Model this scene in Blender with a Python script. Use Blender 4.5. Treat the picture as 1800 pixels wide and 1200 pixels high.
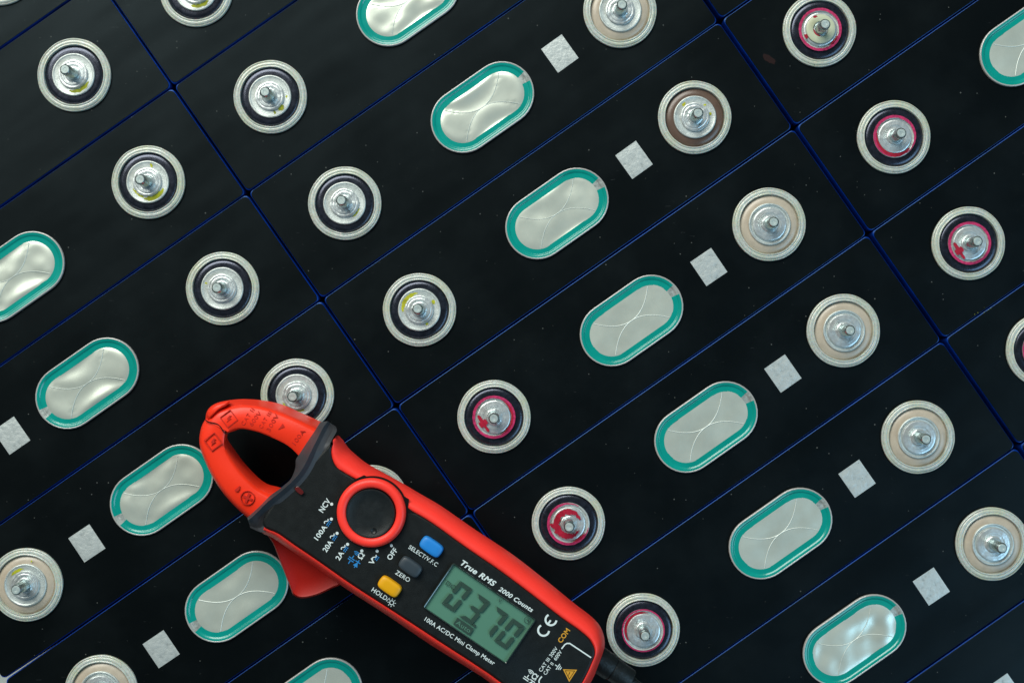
import bpy, bmesh, math, random
from mathutils import Vector, noise as mnoise

scn = bpy.context.scene
for o in list(bpy.data.objects):
    bpy.data.objects.remove(o)

# ------------------------------------------------------------------ camera
S = 4.22            # photograph pixels per millimetre on the plane of the cell tops
DC = 592.0          # camera height above that plane, millimetres
NX, NY = 925.0, 585.0   # the point of the photograph straight below the lens
MM = 0.001
cd = bpy.data.cameras.new('camera')
cam = bpy.data.objects.new('camera', cd)
scn.collection.objects.link(cam)
cam.location = (0, 0, DC * MM)
cd.sensor_width = 36.0
cd.lens = 36.0 * DC / (1800.0 / S)
cd.shift_x = (900 - NX) / 1800.0
cd.shift_y = (NY - 600) / 1800.0
cd.clip_start = 0.02
cd.clip_end = 20.0
scn.camera = cam

# ------------------------------------------------------------------ light
w = bpy.data.worlds.new('World')
scn.world = w
w.use_nodes = True
w.node_tree.nodes['Background'].inputs[0].default_value = (0.80, 0.93, 0.95, 1)
w.node_tree.nodes['Background'].inputs[1].default_value = 0.085


def area(name, loc, target, size, size_y, power, col):
    l = bpy.data.lights.new(name, 'AREA')
    l.shape = 'RECTANGLE'
    l.size = size
    l.size_y = size_y
    l.energy = power
    l.color = col
    o = bpy.data.objects.new(name, l)
    scn.collection.objects.link(o)
    o.location = loc
    d = Vector(target) - Vector(loc)
    o.rotation_euler = d.to_track_quat('-Z', 'Y').to_euler()
    return o


area('window_light', (-0.60, 1.12, 1.20), (0, 0, 0), 1.5, 0.9, 43.0, (0.99, 1.0, 0.93))
area('cool_fill_light', (1.25, -0.70, 1.30), (0, 0, 0), 1.2, 0.8, 16.0, (0.42, 0.74, 1.0))  # cool fill added to turn the lower right bluish

scn.view_settings.view_transform = 'Standard'
scn.view_settings.look = 'None'
scn.view_settings.gamma = 1.0
scn.view_settings.use_curve_mapping = False
scn.view_settings.exposure = 0.0

rnd = random.Random(11)


# ------------------------------------------------------------------ materials
def srgb(r, g, b):
    def f(c):
        c /= 255.0
        return c / 12.92 if c <= 0.04045 else ((c + 0.055) / 1.055) ** 2.4
    return (f(r), f(g), f(b), 1.0)


class NT:
    """small helper round a material's node tree"""
    def __init__(self, name):
        self.m = bpy.data.materials.new(name)
        self.m.use_nodes = True
        self.t = self.m.node_tree
        self.b = self.t.nodes['Principled BSDF']

    def n(self, kind, **kw):
        nd = self.t.nodes.new(kind)
        for k, v in kw.items():
            setattr(nd, k, v)
        return nd

    def l(self, a, b):
        self.t.links.new(a, b)

    def s(self, **kw):
        for k, v in kw.items():
            self.b.inputs[k.replace('_', ' ')].default_value = v
        return self

    def pos(self):
        return self.n('ShaderNodeNewGeometry').outputs['Position']

    def noise(self, scale, detail=2.0, rough=0.5, vec=None):
        nd = self.n('ShaderNodeTexNoise')
        nd.inputs['Scale'].default_value = scale
        nd.inputs['Detail'].default_value = detail
        nd.inputs['Roughness'].default_value = rough
        self.l(vec if vec is not None else self.pos(), nd.inputs['Vector'])
        return nd.outputs['Fac']

    def ramp(self, fac, stops):
        nd = self.n('ShaderNodeValToRGB')
        e = nd.color_ramp.elements
        while len(e) < len(stops):
            e.new(0.5)
        for i, (p, c) in enumerate(stops):
            e[i].position = p
            e[i].color = c if len(c) == 4 else (*c, 1)
        self.l(fac, nd.inputs['Fac'])
        return nd.outputs['Color']

    def bump(self, fac, dist, strength=1.0):
        nd = self.n('ShaderNodeBump')
        nd.inputs['Strength'].default_value = strength
        nd.inputs['Distance'].default_value = dist
        self.l(fac, nd.inputs['Height'])
        self.l(nd.outputs['Normal'], self.b.inputs['Normal'])
        return nd

    def mix(self, fac, a, b):
        nd = self.n('ShaderNodeMix', data_type='RGBA')
        for sock, v in ((nd.inputs[0], fac), (nd.inputs[6], a), (nd.inputs[7], b)):
            if hasattr(v, 'node'):
                self.l(v, sock)
            else:
                sock.default_value = v
        return nd.outputs[2]

    def math(self, op, a, b=0.0):
        nd = self.n('ShaderNodeMath', operation=op)
        for i, v in enumerate((a, b)):
            if hasattr(v, 'node'):
                self.l(v, nd.inputs[i])
            else:
                nd.inputs[i].default_value = v
        return nd.outputs[0]


def spots(t, scale, thr, keep):
    """mask of small specks: voronoi points, only some of them kept"""
    v = t.n('ShaderNodeTexVoronoi')
    v.inputs['Scale'].default_value = scale
    t.l(t.pos(), v.inputs['Vector'])
    sep = t.n('ShaderNodeSeparateColor')
    t.l(v.outputs['Color'], sep.inputs[0])
    size = t.math('MULTIPLY', sep.outputs[1], thr)
    a = t.math('LESS_THAN', v.outputs['Distance'], size)
    b = t.math('GREATER_THAN', sep.outputs[0], 1.0 - keep)
    return t.math('MULTIPLY', a, b)


def plain(name, col, rough=0.5, metal=0.0, spec=0.5, coat=0.0, var=0.0, vscale=400, bump=0.0, bscale=3000):
    t = NT(name)
    t.s(Base_Color=col, Roughness=rough, Metallic=metal, Specular_IOR_Level=spec, Coat_Weight=coat)
    if var:
        f = t.noise(vscale, 4, 0.6)
        lo = tuple(c * (1 - var) for c in col[:3])
        hi = tuple(min(1, c * (1 + var)) for c in col[:3])
        t.l(t.ramp(f, [(0.3, lo), (0.7, hi)]), t.b.inputs['Base Color'])
        r = t.n('ShaderNodeMapRange')
        r.inputs[3].default_value = max(0.03, rough - 0.08)
        r.inputs[4].default_value = rough + 0.1
        t.l(f, r.inputs[0])
        t.l(r.outputs[0], t.b.inputs['Roughness'])
    if bump:
        t.bump(t.noise(bscale, 3), bump)
    return t.m


M = {}


def build_materials():
    # black insulating sheet: faint grain, smudges, dust
    t = NT('black_sheet')
    grain = t.noise(2600, 3, 0.7)
    smear = t.noise(28, 5, 0.6)
    base = t.ramp(grain, [(0.3, (0.0003, 0.0005, 0.0006)), (0.75, (0.0015, 0.0024, 0.0027))])
    sm = t.ramp(smear, [(0.45, (0, 0, 0)), (0.8, (1, 1, 1))])
    base = t.mix(sm, base, (0.0028, 0.0040, 0.0043, 1))
    mp = t.n('ShaderNodeMapping')
    mp.inputs['Rotation'].default_value = (0, 0, 0.9)
    mp.inputs['Scale'].default_value = (1, 9, 1)
    t.l(t.pos(), mp.inputs['Vector'])
    scr = t.noise(160, 3, 0.7, mp.outputs[0])
    msk = t.noise(16, 2, 0.5)
    sc2 = t.math('MULTIPLY', t.math('GREATER_THAN', scr, 0.70), t.math('GREATER_THAN', msk, 0.54))
    base = t.mix(t.math('MULTIPLY', sc2, 0.16), base, (0.11, 0.12, 0.12, 1))
    d1 = spots(t, 260, 0.050, 0.45)
    d2 = spots(t, 420, 0.13, 0.14)
    dust = t.math('MAXIMUM', d1, d2)
    col = t.mix(t.math('MULTIPLY', dust, 0.36), base, (0.20, 0.21, 0.19, 1))
    t.l(col, t.b.inputs['Base Color'])
    t.s(Specular_IOR_Level=0.19, Specular_Tint=(0.66, 0.90, 1.0, 1))
    r = t.n('ShaderNodeMapRange')
    r.inputs[3].default_value = 0.30
    r.inputs[4].default_value = 0.48
    t.l(smear, r.inputs[0])
    t.l(r.outputs[0], t.b.inputs['Roughness'])
    m2 = t.n('ShaderNodeMapping', vector_type='TEXTURE')
    m2.inputs['Rotation'].default_value = (0, 0, 0.61)
    m2.inputs['Scale'].default_value = (3.5, 1, 1)
    t.l(t.pos(), m2.inputs['Vector'])
    wrink = t.noise(34, 2, 0.45, m2.outputs[0])
    hh = t.math('ADD', t.math('MULTIPLY', grain, 0.010), t.math('MULTIPLY', wrink, 0.35))
    t.bump(hh, 0.0034, 0.6)
    M['sheet'] = t.m

    M['film'] = plain('blue_film', (0.0, 0.020, 0.175, 1), 0.34, 0, 0.5, 0.0, 0.5, 40)

    # cloudy plastic collar round each post
    t = NT('cloudy_plastic')
    f = t.noise(900, 4, 0.7)
    g = t.noise(120, 3, 0.6)
    c = t.ramp(f, [(0.3, (0.35, 0.385, 0.35)), (0.7, (0.54, 0.575, 0.52))])
    c = t.mix(t.ramp(g, [(0.45, (0, 0, 0)), (0.75, (0.6, 0.6, 0.6))]), c, (0.46, 0.49, 0.30, 1))
    c = t.mix(t.math('MULTIPLY', spots(t, 700, 0.16, 0.12), 0.8), c, (0.10, 0.10, 0.07, 1))
    t.l(c, t.b.inputs['Base Color'])
    t.s(Roughness=0.33, Specular_IOR_Level=0.5, Subsurface_Weight=0.2, Subsurface_Scale=0.001, Coat_Weight=0.6, Coat_Roughness=0.08)
    t.bump(f, 0.00008, 0.6)
    M['collar'] = t.m

    M['gasket'] = plain('black_gasket', (0.007, 0.009, 0.014, 1), 0.25, 0, 0.8, 0.0, 0.5, 500, 0.00003, 2500)
    M['tan'] = plain('tan_gasket', (0.44, 0.375, 0.29, 1), 0.30, 0, 0.5, 0, 0.10, 250, 0.00003, 1500)
    M['brown'] = plain('brown_gasket', (0.105, 0.066, 0.048, 1), 0.30, 0, 0.5, 0, 0.10, 250, 0.00003, 1500)
    M['washer'] = plain('brushed_aluminium', (0.54, 0.585, 0.56, 1), 0.42, 0.5, 0.5, 0, 0.12, 700, 0.00008, 2200)
    M['boss'] = plain('welded_aluminium', (0.60, 0.645, 0.645, 1), 0.34, 0.65, 0.5, 0, 0.10, 900, 0.00005, 1500)
    M['stud'] = plain('zinc_stud', (0.50, 0.60, 0.60, 1), 0.22, 0.95, 0.5, 0, 0.2, 900, 0.00003, 3000)
    M['stud_end'] = plain('cut_stud_end', (0.40, 0.47, 0.45, 1), 0.5, 0.3, 0.5, 0, 0.15, 900, 0.00006, 2500)
    M['nylon'] = plain('cream_nylon', (0.46, 0.49, 0.34, 1), 0.45)
    M['redpaint'] = plain('magenta_paint', (0.42, 0.020, 0.095, 1), 0.42, 0, 0.5, 0, 0.4, 900)
    M['redpaint2'] = plain('crimson_paint', (0.33, 0.002, 0.022, 1), 0.42, 0, 0.5, 0, 0.25, 900)
    M['yellow'] = plain('yellow_paint', (0.36, 0.37, 0.012, 1), 0.5, 0, 0.4, 0, 0.35, 700)
    M['stain'] = plain('dried_red_stain', (0.010, 0.0015, 0.0012, 1), 0.6, 0, 0.2)
    M['lip'] = plain('clear_film_edge', (0.42, 0.42, 0.40, 1), 0.25, 0.2, 0.6)
    M['film'].node_tree.nodes['Principled BSDF'].inputs['Specular Tint'].default_value = (0.28, 0.58, 1.0, 1)
    M['gasket'].node_tree.nodes['Principled BSDF'].inputs['Specular Tint'].default_value = (0.72, 0.78, 1.0, 1)
    M['teal'] = plain('teal_coating', (0.0, 0.255, 0.21, 1), 0.22, 0, 0.45, 0.25, 0.10, 90)
    M['clear'] = plain('bare_rim', (0.55, 0.60, 0.56, 1), 0.3, 0.6, 0.5, 0.3, 0.3, 700)
    M['foil'] = plain('vent_foil', (0.64, 0.69, 0.60, 1), 0.34, 0.55, 0.5, 0.12, 0.05, 60)
    M['score'] = plain('score_line', (0.66, 0.71, 0.66, 1), 0.5, 0.3, 0.3)
    # square foil patch
    t = NT('scuffed_foil')
    f = t.noise(420, 5, 0.65)
    c = t.ramp(f, [(0.25, (0.24, 0.27, 0.265)), (0.42, (0.45, 0.49, 0.475)), (0.75, (0.54, 0.58, 0.56))])
    c = t.mix(t.math('MULTIPLY', spots(t, 600, 0.2, 0.12), 0.7), c, (0.08, 0.09, 0.09, 1))
    t.l(c, t.b.inputs['Base Color'])
    t.s(Roughness=0.45, Metallic=0.35)
    t.bump(f, 0.0004, 0.7)
    M['patch'] = t.m
    M['table'] = plain('pale_table', (0.62, 0.68, 0.64, 1), 0.5, 0, 0.4, 0, 0.05, 30)
    M['crumb'] = plain('dry_green_crumbs', (0.20, 0.24, 0.04, 1), 0.8)
    # the meter
    M['jaw'] = plain('red_gloss_plastic', (0.88, 0.036, 0.011, 1), 0.38, 0, 0.33, 0, 0.04, 60, 0.00003, 1200)
    M['shaded_red'] = plain('shaded_jaw_red', (0.50, 0.013, 0.004, 1), 0.45)  # jaw red darkened: shade of engraved marks put into the colour
    M['shell'] = plain('red_soft_plastic', (0.95, 0.042, 0.028, 1), 0.42, 0, 0.4, 0, 0.05, 60, 0.00005, 2500)
    M['trigger'] = plain('dark_red_plastic', (0.36, 0.006, 0.0015, 1), 0.45, 0, 0.25, 0, 0.05, 60)
    M['guard'] = plain('charcoal_plastic', (0.042, 0.046, 0.053, 1), 0.48, 0, 0.28, 0, 0.1, 200, 0.00002, 1500)
    M['face'] = plain('black_matt_plastic', (0.0038, 0.0058, 0.0060, 1), 0.46, 0, 0.33, 0, 0.15, 300, 0.00006, 3500)
    M['cap'] = plain('black_satin_plastic', (0.007, 0.010, 0.011, 1), 0.40, 0, 0.4, 0, 0.15, 300, 0.00005, 3500)
    M['gap'] = plain('deep_black', (0.001, 0.001, 0.001, 1), 0.6, 0, 0.2)
    M['ink'] = plain('white_ink', (0.66, 0.74, 0.72, 1), 0.55)
    M['inkblue'] = plain('blue_ink', (0.012, 0.20, 0.50, 1), 0.55)
    M['inkamber'] = plain('amber_ink', (0.60, 0.29, 0.018, 1), 0.55)
    M['lcd'] = plain('lcd_green', (0.082, 0.21, 0.145, 1), 0.30, 0, 0.5, 0.9, 0.05, 40)
    M['segment'] = plain('lcd_segment', (0.030, 0.062, 0.048, 1), 0.25, 0, 0.5, 0.6)
    M['glass'] = plain('window_edge', (0.02, 0.04, 0.035, 1), 0.08, 0, 0.6, 1.0)
    M['blue_button'] = plain('blue_rubber', (0.016, 0.21, 0.60, 1), 0.42, 0, 0.4)
    M['grey_button'] = plain('grey_rubber', (0.032, 0.045, 0.056, 1), 0.42, 0, 0.4)
    M['yellow_button'] = plain('yellow_rubber', (0.72, 0.34, 0.003, 1), 0.42, 0, 0.4)
    M['lens'] = plain('dark_red_lens', (0.10, 0.008, 0.008, 1), 0.1, 0, 0.6, 1.0)
    M['plug'] = plain('black_rubber', (0.004, 0.007, 0.008, 1), 0.45, 0, 0.4, 0, 0.3, 500, 0.0002, 900)


build_materials()


# ------------------------------------------------------------------ mesh helpers (millimetres in, metres out)
def link(o, parent=None):
    scn.collection.objects.link(o)
    if parent is not None:
        o.parent = parent
    return o


def mesh(name, verts, faces, mats, smooth=True, fmat=None, sharp=35):
    me = bpy.data.meshes.new(name)
    me.from_pydata([(v[0] * MM, v[1] * MM, v[2] * MM) for v in verts], [], faces)
    bm = bmesh.new()
    bm.from_mesh(me)
    if fmat is not None:
        bm.faces.ensure_lookup_table()
        for i, f in enumerate(bm.faces):
            f.material_index = fmat[i]
    bmesh.ops.recalc_face_normals(bm, faces=bm.faces[:])
    for f in bm.faces:
        f.smooth = smooth
    if smooth:
        lim = math.radians(sharp)
        for e in bm.edges:
            if len(e.link_faces) == 2 and e.calc_face_angle(0) > lim:
                e.smooth = False
    bm.to_mesh(me)
    bm.free()
    for m in (mats if isinstance(mats, (list, tuple)) else [mats]):
        me.materials.append(m)
    return me


def obj(name, me, parent=None, loc=(0, 0, 0)):
    o = bpy.data.objects.new(name, me)
    link(o, parent)
    o.location = [c * MM for c in loc]
    return o


def loft(rings, closed=True, cap0=False, cap1=False, ring_closed=False):
    n = len(rings[0])
    V, F = [], []
    for r in rings:
        V += r
    k = len(rings)
    for j in range(k if ring_closed else k - 1):
        a, b = j * n, ((j + 1) % k) * n
        for i in range(n if closed else n - 1):
            i2 = (i + 1) % n
            F.append((a + i, a + i2, b + i2, b + i))
    if cap0:
        F.append(tuple(range(n - 1, -1, -1)))
    if cap1:
        F.append(tuple(range((k - 1) * n, k * n)))
    return V, F


def lathe(profile, n=64, wob=0.0, seed=0, cap1=False, cap0=False):
    rr = random.Random(seed)
    ph = [rr.uniform(0, 6.28) for _ in range(4)]
    rings = []
    for (r, z) in profile:
        ring = []
        for i in range(n):
            a = 2 * math.pi * i / n
            k = wob * (math.sin(3 * a + ph[0]) + 0.7 * math.sin(7 * a + ph[1] + z) + 0.5 * math.sin(13 * a + ph[2] + 2 * z))
            ring.append((r * math.cos(a) * (1 + k / max(r, 1)), r * math.sin(a) * (1 + k / max(r, 1)), z + 0.6 * k))
        rings.append(ring)
    return loft(rings, True, cap0, cap1)


def stadium(h, R, n_end=24, special=10.0):
    """outline of a stadium, straight half-length h, end radius R; vertices at +-special degrees on the +x tip"""
    pts = []
    angs = [-90 + (90 - special) * i / 8 for i in range(8)] + [-special + 2 * special * i / 4 for i in range(5)] + \
           [special + (90 - special) * i / 8 for i in range(1, 9)]
    for a in angs:
        a = math.radians(a)
        pts.append((h + R * math.cos(a), R * math.sin(a)))
    for i in range(1, 7):
        pts.append((h - 2 * h * i / 7, R))
    for i in range(21):
        a = math.radians(90 + 180 * i / 20)
        pts.append((-h + R * math.cos(a), R * math.sin(a)))
    for i in range(1, 7):
        pts.append((-h + 2 * h * i / 7, -R))
    return pts


def rrect(x0, x1, y0, y1, r, n=6):
    pts = []
    for cx, cy, a0 in ((x1 - r, y1 - r, 0), (x0 + r, y1 - r, 90), (x0 + r, y0 + r, 180), (x1 - r, y0 + r, 270)):
        for i in range(n + 1):
            a = math.radians(a0 + 90 * i / n)
            pts.append((cx + r * math.cos(a), cy + r * math.sin(a)))
    return pts


# ------------------------------------------------------------------ the cells: shared meshes
CH = 54.07 / 2 - 0.17      # half width of a cell
XB, XT, XE, XN = -69.8, 69.8, 101.15, 100.4
CASE_H = 150.0


def case_mesh(x1, name):
    rings = []
    for z, ins in ((-CASE_H, 0.0), (-1.8, 0.0), (-0.95, 0.06), (-0.50, 0.20), (-0.36, 0.42), (-0.36, 1.0)):
        rings.append([(x, y, z) for x, y in rrect(-XN + ins, x1 - ins, -CH + ins, CH - ins, 1.9 - ins)])
    V, F = loft(rings, True, True, True)
    return mesh(name, V, F, M['film'])


def sheet_mesh(x1, name):
    rings = []
    for z, ins in ((-0.35, 0.40), (-0.08, 0.40), (0.0, 0.48)):
        rings.append([(x, y, z) for x, y in rrect(-XN + ins, x1 - ins, -CH + ins, CH - ins, 2.3)])
    V, F = loft(rings, True, False, True)
    return mesh(name, V, F, M['sheet'], sharp=12)


ME = {}
ME['case'] = case_mesh(XE, 'case')
ME['case_short'] = case_mesh(98.7, 'case_short')
ME['sheet'] = sheet_mesh(XE, 'cover_sheet')
ME['sheet_short'] = sheet_mesh(98.7, 'cover_sheet_short')

V, F = lathe([(15.25, 0.0), (15.28, 0.9), (15.1, 1.2), (14.85, 1.28), (14.72, 1.0), (14.55, 1.0), (14.40, 1.38), (14.06, 1.50),
              (13.72, 1.60), (13.30, 1.58), (13.18, 1.42), (13.02, 1.62), (12.75, 1.85), (12.45, 1.80), (12.30, 1.35), (12.25, 0.0)], 72, 0.05, 3)
ME['collar'] = mesh('terminal', V, F, M['collar'], sharp=60)
V, F = lathe([(12.28, 0.05), (12.05, 0.35), (11.45, 0.72), (10.8, 1.02), (10.1, 1.25), (9.4, 1.36), (8.7, 1.38)], 72, 0.0, 5)
for k in ('tan', 'brown'):
    ME[k] = mesh('gasket', V, F, M[k], sharp=60)
V, F = lathe([(12.28, 0.1), (12.15, 0.45), (11.85, 0.75), (11.35, 1.02), (10.8, 1.20), (10.2, 1.27), (8.7, 1.27)], 72, 0.0, 5)
ME['gasket'] = mesh('gasket', V, F, M['gasket'], sharp=60)
V, F = lathe([(8.86, 1.3), (8.88, 1.85), (8.7, 2.15), (8.45, 2.22), (8.15, 2.15), (8.0, 1.98), (7.8, 1.92), (5.6, 1.92)], 64, 0.02, 7)
ME['washer'] = mesh('washer', V, F, M['washer'], sharp=60)
V, F = lathe([(8.72, 1.3), (8.76, 1.9), (8.55, 2.2), (8.2, 2.22), (7.9, 2.0), (7.75, 1.55), (7.2, 1.45), (6.4, 1.45)], 64, 0.02, 9)
ME['washer_cup'] = mesh('washer', V, F, M['washer'], sharp=60)
for i in range(3):
    V, F = lathe([(6.05, 1.8), (6.02, 2.4), (5.85, 2.72), (5.35, 2.86), (4.9, 2.72), (4.6, 2.86), (4.05, 2.80), (3.85, 2.45), (3.3, 2.42),
                  (3.12, 2.75), (2.85, 2.85), (2.5, 2.6), (2.0, 2.5)], 56, (0.035, 0.07, 0.05)[i], 20 + i)
    ME['boss%d' % i] = mesh('weld_boss', V, F, M['boss'], sharp=38)
    V, F = lathe([(6.95, 1.4), (7.0, 1.9), (6.8, 2.35), (6.3, 2.55), (5.7, 2.42), (5.3, 2.55), (4.7, 2.5), (4.4, 2.2), (3.6, 2.2),
                  (3.4, 2.6), (3.0, 2.8), (2.6, 2.6), (2.0, 2.5)], 56, (0.06, 0.04, 0.05)[i], 30 + i)
    ME['wide_boss%d' % i] = mesh('weld_boss', V, F, M['boss'], sharp=38)


def stud_mesh():
    """threaded post: a helical thread of 0.8 mm pitch, chamfered top"""
    n, z0, z1, pitch = 28, 2.3, 12.9, 0.8
    V, F = [], []
    steps = int((z1 - z0) / pitch * 6)
    for j in range(steps + 1):
        for i in range(n):
            z = z0 + (z1 - z0) * j / steps
            a = 2 * math.pi * i / n
            u = ((z / pitch) - a / (2 * math.pi)) % 1.0
            r = 2.25 - 0.15 * abs(2 * u - 1)
            if z > z1 - 0.5:
                r = min(r, 1.72 + (z1 - z) * 0.9)
            V.append((r * math.cos(a), r * math.sin(a), z))
    for j in range(steps):
        for i in range(n):
            i2 = (i + 1) % n
            F.append((j * n + i, j * n + i2, (j + 1) * n + i2, (j + 1) * n + i))
    base = len(V)
    for r, z in ((1.55, 13.05), (0.75, 13.05), (0.6, 12.95)):
        for i in range(n):
            a = 2 * math.pi * i / n
            V.append((r * math.cos(a), r * math.sin(a), z))
    for k in range(3):
        a0 = (steps + k) * n
        for i in range(n):
            i2 = (i + 1) % n
            F.append((a0 + i, a0 + i2, a0 + n + i2, a0 + n + i))
    F.append(tuple(range(base + 2 * n, base + 3 * n)))
    fm = [1 if min(V[i][2] for i in f) > 12.89 else 0 for f in F]
    return mesh('stud', V, F, [M['stud'], M['stud_end']], True, fm, 24)


ME['stud'] = stud_mesh()
STUD_TOP = 13.05
V, F = lathe([(3.15, 2.9), (3.2, 3.45), (3.5, 3.6), (5.7, 3.6), (6.0, 3.4), (6.0, 2.9)], 48, 0, 1)
ME['nylon'] = mesh('nylon_ring', V, F, M['nylon'], sharp=45)

# vent
VH, VR = 10.1, 13.27


def ring_stadium(name, prof, mats, notch=False):
    rings = [[(x, y, z) for x, y in stadium(VH, VR - d)] for d, z in prof]
    V, F = loft(rings, True)
    n = len(rings[0])
    fm = None
    if notch:
        fm = []
        for j in range(len(rings) - 1):
            for i in range(n):
                fm.append(1 if 8 <= i < 12 else 0)
    return mesh(name, V, F, mats, True, fm, 60)


ME['vent'] = ring_stadium('vent', [(0.0, 0.0), (0.0, 1.05), (0.15, 1.25), (0.42, 1.3), (0.62, 1.22), (0.68, 1.0)], M['lip'])
ME['ring'] = ring_stadium('colour_ring', [(0.62, 1.2), (1.45, 1.12), (1.70, 1.0), (1.98, 0.72), (2.15, 0.65), (2.5, 0.63), (3.4, 0.64), (4.3, 0.64)],
                          [M['teal'], M['clear']], True)
VK = 34.5 / 58.5 ** 2 * S      # the two scored parabolas y = +-VK x^2 (millimetres)


def foil_mesh(kind, seed):
    rr = random.Random(seed)
    off = Vector((rr.uniform(0, 50), rr.uniform(0, 50), 3.3))
    a_up, a_dn, a_s, nz = {'dent': (1.30, 1.0, 1.0, 0.08), 'dent2': (1.05, 1.3, 0.8, 0.17), 'mild': (0.40, 0.30, 0.22, 0.08),
                           'flat': (0.14, 0.12, 0.08, 0.06), 'dish': (0.40, 0.45, 0.30, 0.12), 'mottle': (0.12, 0.14, 0.08, 0.26)}[kind]
    base = stadium(VH, VR - 4.15)
    n = len(base)
    K = 24
    V, F = [], []

    def hz(px, py):
        c = VK * px * px
        R = VR - 4.15
        ex_ = max(0.0, abs(px) - VH)
        s = min(1.0, math.hypot(ex_, py) / R)
        if py > c:
            u = (py - c) / 7.0
            z = a_up * (u * u - 0.5 * u)
        elif py < -c:
            u = (-py - c) / 7.0
            z = a_dn * (0.7 * u - 0.9 * u * u)
        else:
            u = abs(px) / 19.0
            z = a_s * (u * u - 0.3 * u)
        z += nz * mnoise.noise(Vector((px * 0.14, py * 0.14, 0)) + off) * 3
        return max(0.06, 0.64 + z * (1.0 - s ** 6))
    for j in range(K, -1, -1):
        s = j / K
        for (x, y) in base:
            V.append((x * s, y * s, hz(x * s, y * s)))
    for j in range(K):
        for i in range(n):
            i2 = (i + 1) % n
            F.append((j * n + i, j * n + i2, (j + 1) * n + i2, (j + 1) * n + i))
    me = mesh('foil', V, F, M['foil'], True, None, 170)
    lines = []
    for sg in (1, -1):
        P = []
        for i in range(41):
            x = -13.7 + 27.4 * i / 40
            P.append((x, sg * VK * x * x))
        vs, fs = [], []
        for i, (x, y) in enumerate(P):
            x0, y0 = P[max(0, i - 1)]
            x1, y1 = P[min(40, i + 1)]
            L = math.hypot(x1 - x0, y1 - y0)
            nx, ny = -(y1 - y0) / L, (x1 - x0) / L
            hw = 0.15 if kind in ('flat', 'mild') else 0.12
            z = hz(x, y) + 0.16
            vs += [(x - nx * hw, y - ny * hw, z - 0.06), (x, y, z + 0.03), (x + nx * hw, y + ny * hw, z - 0.06)]
            if i:
                b = 3 * i
                fs += [(b - 3, b - 2, b + 1, b), (b - 2, b - 1, b + 2, b + 1)]
        lines.append(mesh('score_line', vs, fs, M['score']))
    return me, lines


FOIL = {k: foil_mesh(k, 40 + i) for i, k in enumerate(('dent', 'dent2', 'mild', 'flat', 'dish', 'mottle'))}


def patch_mesh():
    V, F = [], []
    n = 8
    for j in range(n + 1):
        for i in range(n + 1):
            x, y = -5.27 + 10.54 * i / n, -6.05 + 12.1 * j / n
            e = min(i, j, n - i, n - j)
            z = 0.10 + (0.10 + 0.10 * mnoise.noise(Vector((x * 0.5, y * 0.5, 2)))) * min(1, e)
            V.append((x, y, z))
    for j in range(n):
        for i in range(n):
            a = j * (n + 1) + i
            F.append((a, a + 1, a + n + 2, a + n + 1))
    b = len(V)
    cor = [(-5.27, -6.05), (5.27, -6.05), (5.27, 6.05), (-5.27, 6.05)]
    V += [(x, y, 0.0) for x, y in cor] + [(x, y, 0.10) for x, y in cor]
    for i in range(4):
        i2 = (i + 1) % 4
        F.append((b + i, b + i2, b + 4 + i2, b + 4 + i))
    return mesh('foil_patch', V, F, M['patch'])


ME['patch'] = patch_mesh()


# paint dabs: angles are measured in the world, anticlockwise from +x
def arc_paint(r0, r1, a0, a1, z, seed, rough=0.25, drop=0.0):
    rr = random.Random(seed)
    n = max(10, int(abs(a1 - a0) / 5))
    V, F = [], []
    for i in range(n + 1):
        a = math.radians(a0 + (a1 - a0) * i / n)
        taper = 1.0 if abs(a1 - a0) > 350 else min(1.0, 3.2 * min(i, n - i) / n + 0.25)
        j0 = rr.uniform(-1, 1) * rough
        j1 = rr.uniform(-1, 1) * rough
        m_ = (r0 + r1) / 2
        q0, q1 = m_ + (r0 - m_) * taper + j0, m_ + (r1 - m_) * taper + j1 * 0.5
        if i == n and abs(a1 - a0) > 350:
            V.append(V[0])
            V.append(V[1])
        else:
            V.append((q0 * math.cos(a), q0 * math.sin(a), z))
            V.append((q1 * math.cos(a), q1 * math.sin(a), z - drop))
    for i in range(n):
        F.append((2 * i, 2 * i + 1, 2 * i + 3, 2 * i + 2))
    return V, F


def blob_paint(x, y, rx, ry, rot, z, seed):
    rr = random.Random(seed)
    n = 16
    V = [(x, y, z)]
    ca, sa = math.cos(math.radians(rot)), math.sin(math.radians(rot))
    for i in range(n):
        a = 2 * math.pi * i / n
        k = rr.uniform(0.72, 1.18)
        u, v = rx * k * math.cos(a), ry * k * math.sin(a)
        V.append((x + u * ca - v * sa, y + u * sa + v * ca, z))
    return V, [(0, 1 + i, 1 + (i + 1) % n) for i in range(n)]


def bar_paint(x, y, L, w_, rot, z, seed):
    rr = random.Random(seed)
    ca, sa = math.cos(math.radians(rot)), math.sin(math.radians(rot))
    n = 8
    V, F = [], []
    for i in range(n + 1):
        u = -L / 2 + L * i / n
        ww = w_ / 2 * (0.75 + 0.5 * rr.random()) * (0.6 if i in (0, n) else 1)
        for v in (-ww, ww):
            V.append((x + u * ca - v * sa, y + u * sa + v * ca, z))
    for i in range(n):
        F.append((2 * i, 2 * i + 1, 2 * i + 3, 2 * i + 2))
    return V, F


def paint_obj(geo, mat, parent, rz, name='paint_mark'):
    V, F = geo
    ca, sa = math.cos(-rz), math.sin(-rz)
    V = [(x * ca - y * sa, x * sa + y * ca, z) for x, y, z in V]
    o = obj(name, mesh(name, V, F, mat), parent)
    return o


RIM = 2.32     # height of the washer rim
FLAT = 1.96    # height of the washer flat
TOPB = 2.93    # over the weld boss


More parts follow.
